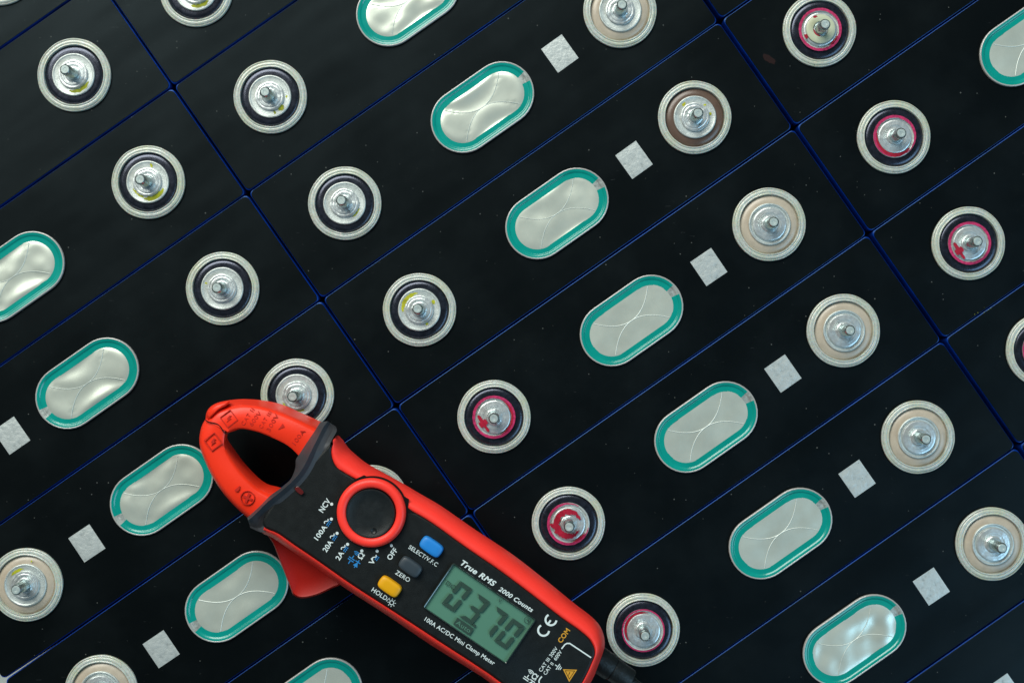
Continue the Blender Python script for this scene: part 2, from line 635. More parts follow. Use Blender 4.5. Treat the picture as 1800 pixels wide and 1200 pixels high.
def red_rim(seed, a0=0, a1=360):
    return (arc_paint(7.8, 8.92, a0, a1, RIM, seed, 0.10), M['redpaint'])


def plus_mark(cx, cy):
    return [(bar_paint(cx, cy, 8.0, 1.25, -56, 2.98, 5), M['redpaint2']), (bar_paint(cx, cy, 3.6, 2.3, 34, 3.0, 6), M['redpaint2'])]


# ------------------------------------------------------------------ laying the cells
ANG = math.radians(34.95)
UX = Vector((math.cos(ANG), math.sin(ANG), 0))          # along a cell
UY = Vector((math.sin(ANG), -math.cos(ANG), 0))         # from one row to the next one down the photograph


def w2(px, py, z=0.0):
    """photograph pixel -> millimetres in the scene, at height z"""
    k = (DC - z) / DC / S
    return Vector(((px - NX) * k, -(py - NY) * k, z))


A2 = w2(565, 526)      # the corner where four cells meet above the meter
PITCH, LEN = 54.07, 202.5


def add_cell(col, row, label, vent='flat', black='gasket', far='tan', near_paint=(), far_paint=(), nylon=False, dent=0):
    mid = A2 + UY * PITCH * (row - 2 + 0.5)
    c = mid + UX * (LEN * (col + 0.5) + (0.5 if col == -1 else -0.45 if col == 0 else 0.0))
    kx = 0.985 if col == -1 else 1.0
    fx = lambda x: XB + (x - XB) * kx
    rz = ANG + (math.pi if col == -1 else 0)
    jx, jy, jr = rnd.uniform(-0.10, 0.10), rnd.uniform(-0.13, 0.13), rnd.uniform(-0.0006, 0.0006)
    root = bpy.data.objects.new('battery_cell', None)
    link(root)
    root.empty_display_size = 0.01
    root.location = ((c.x + jx) * MM, (c.y + jy) * MM, -CASE_H * MM)
    root.rotation_euler = (0, 0, rz + jr)
    root['label'] = label
    root['category'] = 'battery cell'
    root['group'] = 'battery cells standing side by side in three columns'
    sh = '_short' if col == -1 else ''
    Z = CASE_H
    obj('case', ME['case' + sh], root, (0, 0, Z))
    obj('cover_sheet', ME['sheet' + sh], root, (0, 0, Z))
    # posts
    for which, x in (('near', XB), ('far', fx(XT))):
        t = obj('terminal', ME['collar'], root, (x, 0, Z))
        t.rotation_euler = (0, 0, rnd.uniform(0, 6.28))
        rzz = rz + t.rotation_euler[2]
        bi = rnd.randrange(3)
        if which == 'near':
            obj('gasket', ME[black], t)
            red = any(m in (M['redpaint'], M['redpaint2']) for _, m in near_paint)
            if red:
                obj('washer', ME['washer_cup'], t)
                obj('weld_boss', ME['wide_boss%d' % bi], t)
            else:
                obj('washer', ME['washer'], t)
                obj('weld_boss', ME['boss%d' % bi], t)
            if nylon:
                obj('nylon_ring', ME['nylon'], t)
            paint = near_paint
        else:
            obj('gasket', ME[far], t)
            if far == 'brown' or dent:
                obj('washer', ME['washer'], t)
                obj('weld_boss', ME['boss%d' % bi], t)
            else:
                obj('washer', ME['washer_cup'], t)
                obj('weld_boss', ME['wide_boss%d' % bi], t)
            paint = far_paint
        st = obj('stud', ME['stud'], t)
        st.rotation_euler = (rnd.uniform(-0.012, 0.012), rnd.uniform(-0.012, 0.012), rnd.uniform(0, 6.28))
        for geo, m in paint:
            paint_obj(geo, m, t, rzz)
    v = obj('vent', ME['vent'], root, (fx(0), 0, Z))
    obj('colour_ring', ME['ring'], v)
    fm, ls = FOIL[vent]
    obj('foil', fm, v)
    for l in ls:
        obj('score_line', l, v)
    p = obj('foil_patch', ME['patch'], root, (fx(39.1) + rnd.uniform(-0.2, 0.2), rnd.uniform(-0.3, 0.3), Z))
    p.rotation_euler = (0, 0, rnd.uniform(-0.02, 0.02) + (math.pi if rnd.random() < 0.5 else 0))
    return root


Y = M['yellow']
yel = lambda a0, a1, s, r0=6.2, r1=7.7: (arc_paint(r0, r1, a0, a1, FLAT, s, 0.3), Y)
dab = lambda x, y, r, s: (blob_paint(x, y, r, r * 0.7, 30 * s, FLAT, s), Y)

# left column (its black ringed posts are on the right)
add_cell(-1, -2, 'black battery cell whose post shows only as a sliver in the top left corner', 'mild', near_paint=[yel(250, 320, 1)])
add_cell(-1, -1, 'black battery cell at upper left, post with yellow smear below a strongly leaning stud', 'dent', near_paint=[yel(255, 335, 2)])
add_cell(-1, 0, 'black battery cell with thick yellow smear under its post, vent cut by left edge', 'dent2', near_paint=[yel(258, 338, 3, 6.1, 8.0), yel(205, 258, 13, 6.2, 6.9), dab(1.6, 6.9, 0.9, 4)])
add_cell(-1, 1, 'black battery cell above the meter jaw, teal vent left of its clean black-ringed post', 'dent', near_paint=[dab(-6.6, 2.2, 0.55, 5)])
add_cell(-1, 2, 'black battery cell whose black-ringed post is half covered by the red meter jaw', 'dent2', dent=1, near_paint=[yel(205, 300, 6, 6.2, 7.0)], far_paint=[yel(95, 150, 7, 6.4, 7.4), dab(2.6, 9.9, 0.5, 9)])
add_cell(-1, 3, 'black battery cell under the meter body, its vent beside the dark red trigger', 'mild', near_paint=[yel(20, 60, 8)])
add_cell(-1, 4, 'black battery cell under the meter display, vent cut by the bottom edge', 'flat')
add_cell(-1, 5, 'black battery cell showing only between the meter and the bottom edge')
# middle column
add_cell(0, -1, 'black battery cell at the top edge, its yellow smeared post cut off by the frame', 'mild', near_paint=[yel(255, 320, 9)])
add_cell(0, 0, 'black battery cell with small yellow-green dab on its post, vent cut by top edge', 'dent2', near_paint=[(blob_paint(4.6, -4.6, 1.6, 1.3, 20, FLAT, 3), Y), dab(2.0, -6.6, 0.8, 4), dab(6.9, -0.1, 0.6, 8)])
add_cell(0, 1, 'black battery cell with dented vent and clean black-ringed post, tan post at the top edge', 'dent', dent=1, near_paint=[yel(300, 345, 21, 6.3, 6.9)])
add_cell(0, 2, 'black battery cell with yellow arc on one post and dark brown ring round the other', 'dish', far='brown',
         near_paint=[yel(95, 188, 10, 6.1, 7.7), dab(5.8, 3.2, 1.1, 3), dab(3.2, -5.9, 0.8, 7)], far_paint=[dab(-4.6, 5.2, 0.9, 2), dab(6.4, 1.3, 0.8, 3), dab(4.2, 5.0, 0.6, 6)])
add_cell(0, 3, 'black battery cell right of the meter guard, its red-ringed post marked with a plus', 'flat',
         near_paint=[red_rim(1), (arc_paint(7.2, 8.1, -70, 60, RIM + 0.03, 15, 0.12), M['redpaint2'])] + plus_mark(-4.4, -2.6))
add_cell(0, 4, 'black battery cell whose post is smeared with a wide crimson ring round the stud', 'flat',
         near_paint=[red_rim(2, 60, 350), (arc_paint(3.9, 6.3, 20, 330, TOPB + 0.04, 16, 0.45), M['redpaint2']), (blob_paint(-6.0, -1.0, 1.9, 1.0, -20, TOPB + 0.06, 4), M['redpaint2']),
                     (blob_paint(-4.4, -2.7, 1.6, 1.2, 30, TOPB + 0.05, 5), M['redpaint2']), (arc_paint(7.2, 8.1, -75, -30, RIM + 0.03, 25, 0.12), M['redpaint2'])])
add_cell(0, 5, 'black battery cell with thin red ring on its post, touching the meter tail', 'flat',
         near_paint=[(arc_paint(8.3, 8.9, 0, 360, RIM, 31, 0.06), M['redpaint']), (arc_paint(6.9, 7.9, 75, 215, RIM - 0.2, 17, 0.15), M['redpaint2'])])
add_cell(0, 6, 'black battery cell near the bottom, with a mottled pale vent right of the meter', 'mottle')
add_cell(0, 7, 'black battery cell filling the bottom right corner')
# right column
add_cell(1, 1, 'black battery cell showing only as a small triangle at the top edge')
add_cell(1, 2, 'black battery cell whose red-ringed post wears a cream nylon ring with red flecks', 'flat', nylon=True,
         near_paint=[red_rim(3), (blob_paint(-2.3, 5.0, 0.95, 0.6, 20, 3.64, 4), M['redpaint2']), (blob_paint(-5.9, -2.9, 0.8, 1.1, 20, 2.7, 6), M['redpaint2']),
                     (arc_paint(2.5, 3.1, 175, 275, 3.0, 19, 0.05), M['redpaint2']), (arc_paint(7.2, 8.0, -60, -20, RIM, 29, 0.2), M['redpaint2'])])
add_cell(1, 3, 'black battery cell with thick crimson crescent on its post, vent cut by the right edge', 'flat',
         near_paint=[red_rim(4, -55, 260), (arc_paint(6.9, 8.5, 168, 322, RIM - 0.02, 18, 0.15), M['redpaint2'])])
add_cell(1, 4, 'black battery cell, right column, red-ringed post with painted plus mark near the right edge', 'flat',
         near_paint=[red_rim(5)] + plus_mark(-4.5, -3.2))
add_cell(1, 5, 'black battery cell at the right edge whose red-ringed post is cut by the frame', 'flat', near_paint=[red_rim(6)])
add_cell(1, 6, 'black battery cell showing only as a wedge low on the right edge')

# dried red smear on the sheet of the second right cell
paint = blob_paint(0, 0, 3.0, 1.6, -35, 0.0, 12)
s_ = obj('dried_smear', mesh('dried_smear', paint[0], paint[1], M['stain']))
p_ = w2(1352, 104)
s_.location = (p_.x * MM, p_.y * MM, 0.00006)
s_['label'] = 'faint dried red smear on black cell at upper right'
s_['category'] = 'smear'

# green crumbs on the seam at the right
V, F = [], []
rr = random.Random(5)
for (px, py) in ((1713, 552), (1718, 549), (1731, 549), (1735, 546), (1738, 545), (1733, 547), (1742, 541), (1729, 550), (1730, 541)):
    q = w2(px + rr.uniform(-1, 1), py + rr.uniform(-1, 1))
    b = len(V)
    r = rr.uniform(0.12, 0.28)
    V += [(q.x + r, q.y, 0.02), (q.x, q.y + r, 0.0), (q.x - r * 0.8, q.y, 0.03), (q.x, q.y - r, 0.0), (q.x, q.y, r * 1.2)]
    F += [(b, b + 1, b + 4), (b + 1, b + 2, b + 4), (b + 2, b + 3, b + 4), (b + 3, b, b + 4), (b + 3, b + 2, b + 1, b)]
cr = obj('crumbs', mesh('crumbs', V, F, M['crumb'], False))
cr['label'] = 'tiny dry green crumbs along a seam at the right edge'
cr['category'] = 'crumbs'
cr['kind'] = 'stuff'

# the table under the cells
V = [(-900, -900, 0), (900, -900, 0), (900, 900, 0), (-900, 900, 0)]
tb = obj('table_top', mesh('table_top', V, [(0, 1, 2, 3)], M['table']), None, (0, 0, -CASE_H))
tb['kind'] = 'structure'

# ------------------------------------------------------------------ the clamp meter
ZB = STUD_TOP + 0.1      # its back lies on the studs
base = w2(740, 980, ZB)
meter = bpy.data.objects.new('clamp_meter', None)
link(meter)
meter.empty_display_size = 0.02
meter.location = base * MM
meter['label'] = 'red and black clamp meter lying across the battery cells'
meter['category'] = 'clamp meter'


def loc(pts):
    return [(p[0] - base.x, p[1] - base.y, p[2] - base.z) for p in pts]


def part(name, V, F, mat, parent=None, smooth=True, sharp=35, bevel=0.0, seg=3, label=None):
    o = obj(name, mesh(name, loc(V), F, mat, smooth, None, sharp), parent or meter)
    if bevel:
        md = o.modifiers.new('bevel', 'BEVEL')
        md.width = bevel * MM
        md.segments = seg
        md.limit_method = 'ANGLE'
        md.angle_limit = math.radians(30)
        md.harden_normals = True
    if label:
        o['label'] = label
    return o


def P(lst, z):
    return [tuple(w2(x, y, z)) for x, y in lst]


def catmull(pts, k=4, closed=True):
    out = []
    n = len(pts)
    for i in range(n if closed else n - 1):
        p0 = pts[(i - 1) % n] if closed or i > 0 else pts[i]
        p1, p2 = pts[i], pts[(i + 1) % n]
        p3 = pts[(i + 2) % n] if closed or i + 2 < n else pts[i + 1]
        for j in range(k):
            t = j / k
            out.append(tuple(0.5 * (2 * b + (c - a) * t + (2 * a - 5 * b + 4 * c - d) * t * t + (3 * b - a - 3 * c + d) * t ** 3)
                             for a, b, c, d in zip(p0, p1, p2, p3)))
    if not closed:
        out.append(tuple(pts[-1]))
    return out


# body: inner edge of the red rim (high) paired with its outer edge (lower)
PAIRS = [((585, 774), (591, 765)), ((582.5, 795), (602, 772)), ((588, 815), (612, 786)), ((600, 827), (627, 800)), ((622, 840), (645, 814)),
         ((650, 857), (670, 828)), ((690, 880), (708, 849)), ((726, 899), (740, 868)), ((760, 919), (776, 889)), ((820, 962), (835, 930)),
         ((880, 1003), (900, 973)), ((940, 1048), (962, 1021)), ((986, 1084), (1010, 1060)), ((1020, 1108), (1040, 1083)),
         ((1038, 1125), (1056, 1102)), ((1046, 1145), (1063, 1126)), ((1040, 1165), (1059, 1153)), ((1024, 1198), (1041, 1194)),
         ((996, 1241), (1010, 1243)), ((966, 1262), (978, 1274)), ((942, 1262), (946, 1281)), ((915, 1243), (914, 1263)),
         ((882, 1200), (871, 1206)), ((768, 1124), (759, 1134)), ((690, 1073), (681, 1081)), ((620, 1028), (611, 1036)), ((560, 986), (551, 994)),
         ((520, 959), (511, 967)), ((490, 938), (480, 945)), ((462, 922), (458, 930)), ((480, 885), (478, 884)), ((528, 835), (526, 832)), ((570, 790), (572, 780))]
inn = catmull([p[0] for p in PAIRS], 4)
out = catmull([p[1] for p in PAIRS], 4)
ZF = 43.6
mixp = lambda t: [(a[0] + (b[0] - a[0]) * t, a[1] + (b[1] - a[1]) * t) for a, b in zip(inn, out)]
shrink = [((x - 740) * 0.975 + 740, (y - 1000) * 0.975 + 1000) for x, y in out]
rings = [P(inn, ZF - 1.5), P(inn, ZF - 0.2), P(mixp(0.10), ZF + 0.35), P(mixp(0.30), ZF + 0.1), P(mixp(0.62), ZF - 2.6), P(mixp(0.85), ZF - 6.5),
         P(out, ZF - 12.5), P(shrink, ZF - 20), P(shrink, ZB + 1.5), P([((x - 740) * 0.97 + 740, (y - 1000) * 0.97 + 1000) for x, y in shrink], ZB)]
NI = 29 * 4
for ri, rg in enumerate(rings[:6]):
    for i in range(NI, len(rg)):
        rg[i] = (rg[i][0], rg[i][1], rg[i][2] - (7.0 - ri * 0.6))
V, F = loft(rings, True, False, True)
part('housing', V, F, M['shell'], sharp=50)

# black face panel with a bevelled edge
cen = (740, 1000)


def inset(pts, d):
    n = len(pts)
    o = []
    for i in range(n):
        x0, y0 = pts[i - 2]
        x1, y1 = pts[(i + 2) % n]
        L = math.hypot(x1 - x0, y1 - y0) or 1
        o.append((pts[i][0] - (y1 - y0) / L * d, pts[i][1] + (x1 - x0) / L * d))
    return o


i1, i2 = inset(inn, 1.0), inset(inn, 4.0)
rings = [P(inn, ZF - 1.5), P(i1, ZF - 0.3), P(i1, ZF + 0.05), P(i2, ZF + 0.45)]
V, F = loft(rings, True, False, True)
face = part('face_panel', V, F, M['face'], sharp=28)
ZP = ZF + 0.45

# trigger
TR = [(466, 930), (480, 955), (495, 993), (511, 1034), (516, 1045), (530, 1051), (556, 1046), (582, 1034), (601, 1022), (590, 985), (540, 945), (500, 925)]
tr = catmull(TR, 4)
tc = (540, 990)
sc = lambda k: [((x - tc[0]) * k + tc[0], (y - tc[1]) * k + tc[1]) for x, y in tr]
rings = [P(sc(0.9), 18), P(sc(0.99), 21), P(sc(1.0), 25), P(sc(0.985), 27), P(sc(0.955), 27.8), P(sc(0.90), 27.4), P(sc(0.5), 26.8)]
V, F = loft(rings, True, True, True)
part('trigger', V, F, M['trigger'], sharp=50)

# jaws: closed sections swept along the arm
UJ = [  # outer foot, face outer edge, face inner edge
    ((361, 738), (366, 741), (403, 760)), ((363, 725), (373, 732), (404, 759)), ((369, 715.5), (380, 725), (406, 757.5)),
    ((379, 709), (389, 721), (409, 756)), ((392, 705), (401, 717.5), (414, 754.5)), ((408, 702.5), (415, 714.5), (421, 753.5)),
    ((430, 701), (432, 713), (432, 754)), ((463, 703.5), (463, 717.5), (455, 759.5)), ((497, 711), (493, 727), (480, 769.5)),
    ((530, 725.5), (524, 740), (504, 781.5)), ((562, 740), (556, 756), (522, 797)), ((585, 754), (580, 770), (540, 818))]
LJ = [  # outer edge, face inner edge, inner foot
    ((362, 735), (396, 757), (403, 758)), ((354.5, 749), (394, 770), (399.5, 767)), ((350.5, 769), (394, 784), (402, 775)),
    ((352, 787), (400, 800), (411, 788)), ((359, 807), (410, 816), (424, 806)), ((368, 827), (422, 832), (439, 823.5)),
    ((379, 847), (436, 847), (455, 839.5)), ((394.5, 869), (452, 861), (471, 850.5)), ((414.5, 891), (470, 871), (490, 855.5)),
    ((434.5, 909), (484, 880), (506, 862)), ((452, 925), (500, 895), (522, 876))]


def lerp(a, b, t):
    return (a[0] + (b[0] - a[0]) * t, a[1] + (b[1] - a[1]) * t)


def jaw(rows, upper):
    A = catmull([r[0] for r in rows], 4, False)
    B = catmull([r[1] for r in rows], 4, False)
    C = catmull([r[2] for r in rows], 4, False)
    secs = []
    for a, b, c in zip(A, B, C):
        w3 = lambda p, z: tuple(w2(p[0], p[1], z))
        if upper:
            top_in = Vector(w3(c, 35.2))
            s = [w3(a, 17), w3(lerp(a, b, 0.35), 24), w3(lerp(a, b, 0.8), 32.5), w3(b, 34.8), w3(lerp(b, c, 0.12), 35.6), w3(lerp(b, c, 0.5), 36.0),
                 w3(lerp(b, c, 0.93), 35.9), tuple(top_in), (top_in.x, top_in.y, 33.5), (top_in.x, top_in.y, 17)]
        else:
            oo = Vector(w3(a, 31.5))
            s = [(oo.x + 0.5, oo.y + 0.3, 17), tuple(oo), w3(lerp(a, b, 0.07), 34.2), w3(lerp(a, b, 0.17), 35.2), w3(lerp(a, b, 0.5), 35.6), w3(lerp(a, b, 0.9), 35.5),
                 w3(b, 35.0), w3(lerp(b, c, 0.25), 33.0), w3(lerp(b, c, 0.6), 26), w3(c, 17)]
        secs.append(s)
    V, F = loft(secs, True, True, True)
    return V, F


V, F = jaw(UJ, True)
jaw_u = part('jaw', V, F, M['jaw'], sharp=48, label='upper red jaw moulded with voltage ratings')
V, F = jaw(LJ, False)
jaw_l = part('jaw', V, F, M['jaw'], sharp=48, label='lower red jaw moulded with a circled plus')
# bead on the tip of the upper jaw
TB = [(364, 726), (370, 716.5), (380, 710), (393, 706), (404, 705), (398, 713), (385, 720), (374, 730), (366, 737)]
tbp = catmull(TB, 3)
tcx = (383, 716)
scb = lambda k: [((x - tcx[0]) * k + tcx[0], (y - tcx[1]) * k + tcx[1]) for x, y in tbp]
V, F = loft([P(scb(1.0), 27), P(scb(0.97), 34.2), P(scb(0.8), 35.9), P(scb(0.45), 36.5)], True, False, True)
part('jaw_tip', V, F, M['jaw'], sharp=60)
# the dark split between the jaws
SP = [(361, 737.5), (367, 741), (381, 744.5), (388.5, 751), (392, 757.5), (398, 762), (403, 761)]
sp = catmull(SP, 4, False)
V, F = [], []
for i, (x, y) in enumerate(sp):
    x0, y0 = sp[max(0, i - 1)]
    x1, y1 = sp[min(len(sp) - 1, i + 1)]
    L = math.hypot(x1 - x0, y1 - y0)
    nx, ny = -(y1 - y0) / L * 0.75, (x1 - x0) / L * 0.75
    V += P([(x - nx, y - ny), (x + nx, y + ny)], 36.25) + P([(x - nx, y - ny), (x + nx, y + ny)], 30)
    if i:
        b = 4 * i
        F += [(b - 4, b - 3, b + 1, b), (b - 4, b, b + 2, b - 2), (b - 3, b - 1, b + 3, b + 1)]
part('jaw_split', V, F, M['gap'], sharp=60)

# guard between jaws and grip
GF = [(563.6, 741), (557, 751), (550, 762), (539, 778), (526, 798), (520, 808), (519, 822), (512, 840), (501, 851), (490, 860), (474.6, 871), (454.6, 891), (434.5, 909)]
GR = [(576, 740), (567, 753), (558, 771), (550, 787), (541.5, 804.6), (533.6, 820), (523.5, 835), (509, 850), (491, 865.5), (471, 881), (455, 897), (444, 907.5), (436, 914)]
GB = [(590, 749), (592, 757), (585, 770), (577, 786), (572.5, 804.6), (564, 824.6), (553, 842.4), (537, 862), (519, 879), (499, 898), (481, 916), (464, 935), (440, 927)]
gf, gr, gb = (catmull(q, 4, False) for q in (GF, GR, GB))
secs = []
n = len(gf)
for i, (a, b, c) in enumerate(zip(gf, gr, gb)):
    e = min(1.0, 0.35 + 2.4 * min(i, n - 1 - i) / n)
    hz_ = ZF - 6 + 9.0 * e
    secs.append([tuple(w2(*a, 20)), tuple(w2(*a, 37.2)), tuple(w2(*lerp(a, b, 0.55), (38.6 + hz_) / 2)), tuple(w2(*b, hz_)),
                 tuple(w2(*lerp(b, c, 0.30), hz_ - 1.9)), tuple(w2(*lerp(b, c, 0.70), hz_ - 3.0)), tuple(w2(*c, ZF - 0.6)), tuple(w2(*c, 20))])
V, F = loft(secs, True, True, True)
guard = part('finger_guard', V, F, M['guard'], sharp=18)
# saddle joining the guard and the face
SD = [(592, 760), (585, 772), (583, 795), (588, 815), (600, 827), (560, 880), (500, 945), (468, 930), (481, 916), (519, 879), (553, 842), (572, 805), (585, 770)]

# light window in the guard
ex, ey = (0.52, 0.85), (-0.85, 0.52)
lw = []
for i in range(16):
    a = 2 * math.pi * i / 16
    u, v = 8.4 * abs(math.cos(a)) ** 0.6 * (1 if math.cos(a) >= 0 else -1), 4.4 * abs(math.sin(a)) ** 0.6 * (1 if math.sin(a) >= 0 else -1)
    lw.append((526 + u * 0.75 - v * 0.66, 862 + u * 0.66 + v * 0.75))
zg = ZF + 1.7
lc = lambda k: [((x - 526) * k + 526, (y - 862) * k + 862) for x, y in lw]
V, F = loft([P(lc(1.0), zg - 2), P(lc(1.0), zg), P(lc(0.75), zg + 0.15), P(lc(0.4), zg + 0.1)], True, False, True)
part('light_window', V, F, M['lens'], sharp=60)

# dial
kd = (DC - 46) / DC / S
DCN = w2(652.5, 901, 0) * 1.0
dc = w2(652.5, 901, 46)


def dial(name, prof, mat, cpx=(652.5, 901), z=46, n=96, cap=False, parent=None, sharp=50):
    c = w2(cpx[0], cpx[1], z)
    V, F = lathe(prof, n, 0, 0, cap)
    V = [(x + c.x, y + c.y, zz) for x, y, zz in V]
    return part(name, V, F, mat, parent, sharp=sharp)


rec = dial('dial_recess', [(63.5 * kd, ZF - 1), (63.5 * kd, ZP + 0.12), (40 * kd, ZP + 0.14)], M['gap'])
REC = [(622, 843), (640, 834.5), (649, 839), (670, 850), (695, 862), (707, 869.5), (719, 877), (717, 892), (727, 900), (700, 905), (650, 890)]
V, F = loft([P(REC, ZF - 1), P(REC, ZP + 0.06)], True, False, True)
part('dial_recess', V, F, M['gap'])
ring = dial('dial', [(60.6 * kd, ZF), (61 * kd, ZP + 1.2), (60 * kd, ZP + 2.2), (57 * kd, ZP + 3.0), (52.5 * kd, ZP + 3.25), (47 * kd, ZP + 3.0),
                     (44.5 * kd, ZP + 2.5), (43.5 * kd, ZP + 1.5)], M['shell'])
cap = dial('dial_cap', [(43.4 * kd, ZP + 1.2), (43.2 * kd, ZP + 2.3), (42.3 * kd, ZP + 2.7), (40.8 * kd, ZP + 2.75), (38.5 * kd, ZP + 2.45), (20 * kd, ZP + 2.4)], M['cap'],
           (651.5, 902), 46, 96, True, ring)
dial('dimple', [(5.6 * kd, ZP + 2.42), (5.0 * kd, ZP + 2.75), (4.2 * kd, ZP + 2.7), (2.6 * kd, ZP + 2.5), (1.0 * kd, ZP + 2.44)], M['cap'], (657, 932), 46, 24, True, ring)


# buttons
AX = Vector((math.cos(math.radians(-34.8)), math.sin(math.radians(-34.8)), 0))     # along the meter, towards its tail
BX = Vector((-AX.y, AX.x, 0))                                                        # across it, up the photograph


def button(px, py, mat, label):
    c = w2(px, py, ZP + 2)
    L, H = 21.0 * kd, 12.2 * kd
    prof = []
    for i in range(48):
        a = 2 * math.pi * i / 48
        ca, sa = math.cos(a), math.sin(a)
        u = L * math.copysign(abs(ca) ** 0.42, ca)
        v = H * math.copysign(abs(sa) ** 0.36, sa)
        u -= math.copysign(1, ca) * 0.10 * L * (v / H) ** 2
        prof.append((u, v))
    rings = []
    for k, z in ((1.05, -0.3), (1.0, 0.3), (1.0, 1.7), (0.95, 2.2), (0.86, 2.45), (0.5, 2.6)):
        rings.append([tuple(c + AX * (u - (1 - k) * 0) * k + BX * v * k + Vector((0, 0, ZP + z - c.z))) for u, v in prof])
    V, F = loft(rings, True, False, True)
    b = part('button', V, F, mat, sharp=60, label=label)
    rim = [[tuple(c + AX * u * k + BX * v * k + Vector((0, 0, ZP + 0.05 - c.z))) for u, v in prof] for k in (1.10, 1.0)]
    V, F = loft(rim, True)
    part('button_gap', V, F, M['gap'], b)
    return b


button(758, 961, M['blue_button'], 'blue button')
button(721, 996.5, M['grey_button'], 'grey button')
button(684.5, 1031, M['yellow_button'], 'yellow button')

# display
TL, TRr, BR, BL = (797, 990.5), (941, 1089), (885.5, 1164.5), (745, 1067)
lx = Vector((TRr[0] - TL[0], TRr[1] - TL[1])) / 174.5
ly = Vector((BL[0] - TL[0], BL[1] - TL[1])) / 92.5


def lcdp(x, y):
    return (TL[0] + lx.x * x + ly.x * y, TL[1] + lx.y * x + ly.y * y)


def lrect(x0, y0, x1, y1):
    return [lcdp(x0, y0), lcdp(x1, y0), lcdp(x1, y1), lcdp(x0, y1)]


ZL = ZP + 0.10
V, F = loft([P(lrect(1, 1, 173, 91), ZP - 0.4), P(lrect(1, 1, 173, 91), ZL)], True, False, True)
lcd = part('display', V, F, M['lcd'])
fr = [P([lcdp(x, y) for x, y in rrect(-d, 174 + d, -d, 92 + d, max(0.6, 2 + d))], z) for d, z in ((1.8, ZP - 0.1), (1.4, ZP + 1.0), (0.5, ZP + 1.25), (-0.6, ZP + 1.15), (-0.9, ZP + 0.05))]
V, F = loft(fr, True)
part('display_frame', V, F, M['glass'], lcd, sharp=60)
ZS = ZL + 0.75


def seg_digit(cx, cy, segs):
    H, Wd, T = 52.0, 26.5, 7.2
    sl = 0.10
    pol = []

    def q(x, y):
        return lcdp(cx + x - sl * y, cy + y)
    w2_, h2 = Wd / 2, H / 2
    g = 0.35
    t = T / 2
    shapes = {
        'a': [(-w2_ + g, -h2), (w2_ - g, -h2), (w2_ - T - g, -h2 + T), (-w2_ + T + g, -h2 + T)],
        'd': [(-w2_ + T + g, h2 - T), (w2_ - T - g, h2 - T), (w2_ - g, h2), (-w2_ + g, h2)],
        'g': [(-w2_ + T * 0.5, 0), (-w2_ + T, -t), (w2_ - T, -t), (w2_ - T * 0.5, 0), (w2_ - T, t), (-w2_ + T, t)],
        'f': [(-w2_, -h2 + g), (-w2_ + T, -h2 + T + g), (-w2_ + T, -t - g), (-w2_ + t, -g), (-w2_, -t)],
        'b': [(w2_, -h2 + g), (w2_, -t), (w2_ - t, -g), (w2_ - T, -t - g), (w2_ - T, -h2 + T + g)],
        'e': [(-w2_, h2 - g), (-w2_, t), (-w2_ + t, g), (-w2_ + T, t + g), (-w2_ + T, h2 - T - g)],
        'c': [(w2_, h2 - g), (w2_ - T, h2 - T - g), (w2_ - T, t + g), (w2_ - t, g), (w2_, t)]}
    V, F = [], []
    for s in segs:
        b = len(V)
        pp = P([q(x, y) for x, y in shapes[s]], ZS)
        V += pp
        F.append(tuple(range(b, b + len(pp))))
    part('digit', V, F, M['segment'], lcd, smooth=False)


seg_digit(37.5, 43.5, 'abcdef')
seg_digit(76, 44.5, 'abgcd')
seg_digit(115, 44.5, 'abc')
seg_digit(150.5, 45.5, 'abcdef')
V = P(lrect(88.5, 66, 94, 71.5), ZS)
part('decimal_point', V, [(0, 1, 2, 3)], M['segment'], lcd, smooth=False)


# ---- lettering
def text_mesh(s, p0, p1, h, z, mat, parent, name='lettering', bold=0.018, shear=0.0, thick=0.0, label=None, fit=True, space=1.06):
    cu = bpy.data.curves.new('txt', 'FONT')
    cu.body = s
    cu.offset = bold
    cu.shear = shear
    cu.space_character = space
    cu.resolution_u = 4
    if thick:
        cu.extrude = 0.5
    to = bpy.data.objects.new('txt', cu)
    me = bpy.data.meshes.new_from_object(to)
    bpy.data.objects.remove(to)
    bpy.data.curves.remove(cu)
    xs = [v.co.x for v in me.vertices]
    x0, x1 = min(xs), max(xs)
    a, b = w2(p0[0], p0[1], z), w2(p1[0], p1[1], z)
    d = b - a
    L = d.length
    e1 = d / L
    e2 = Vector((-e1.y, e1.x, 0))
    k = (DC - z) / DC / S
    cap = 0.70           # cap height of the built-in font, in font units
    sy = h * k / cap
    sx = L / (x1 - x0) if fit else sy
    V = []
    for v in me.vertices:
        q = a + e1 * (v.co.x - x0) * sx + e2 * v.co.y * sy + Vector((0, 0, v.co.z * thick))
        V.append((q.x, q.y, q.z))
    F = [tuple(p.vertices) for p in me.polygons]
    bpy.data.meshes.remove(me)
    return part(name, V, F, mat, parent, smooth=False, label=label)


def poly(name, pts, z, mat, parent, thick=0.0):
    if thick:
        V, F = loft([P(pts, z - 0.2), P(pts, z + thick)], True, False, True)
    else:
        V, F = P(pts, z), [tuple(range(len(pts)))]
    return part(name, V, F, mat, parent, smooth=False)


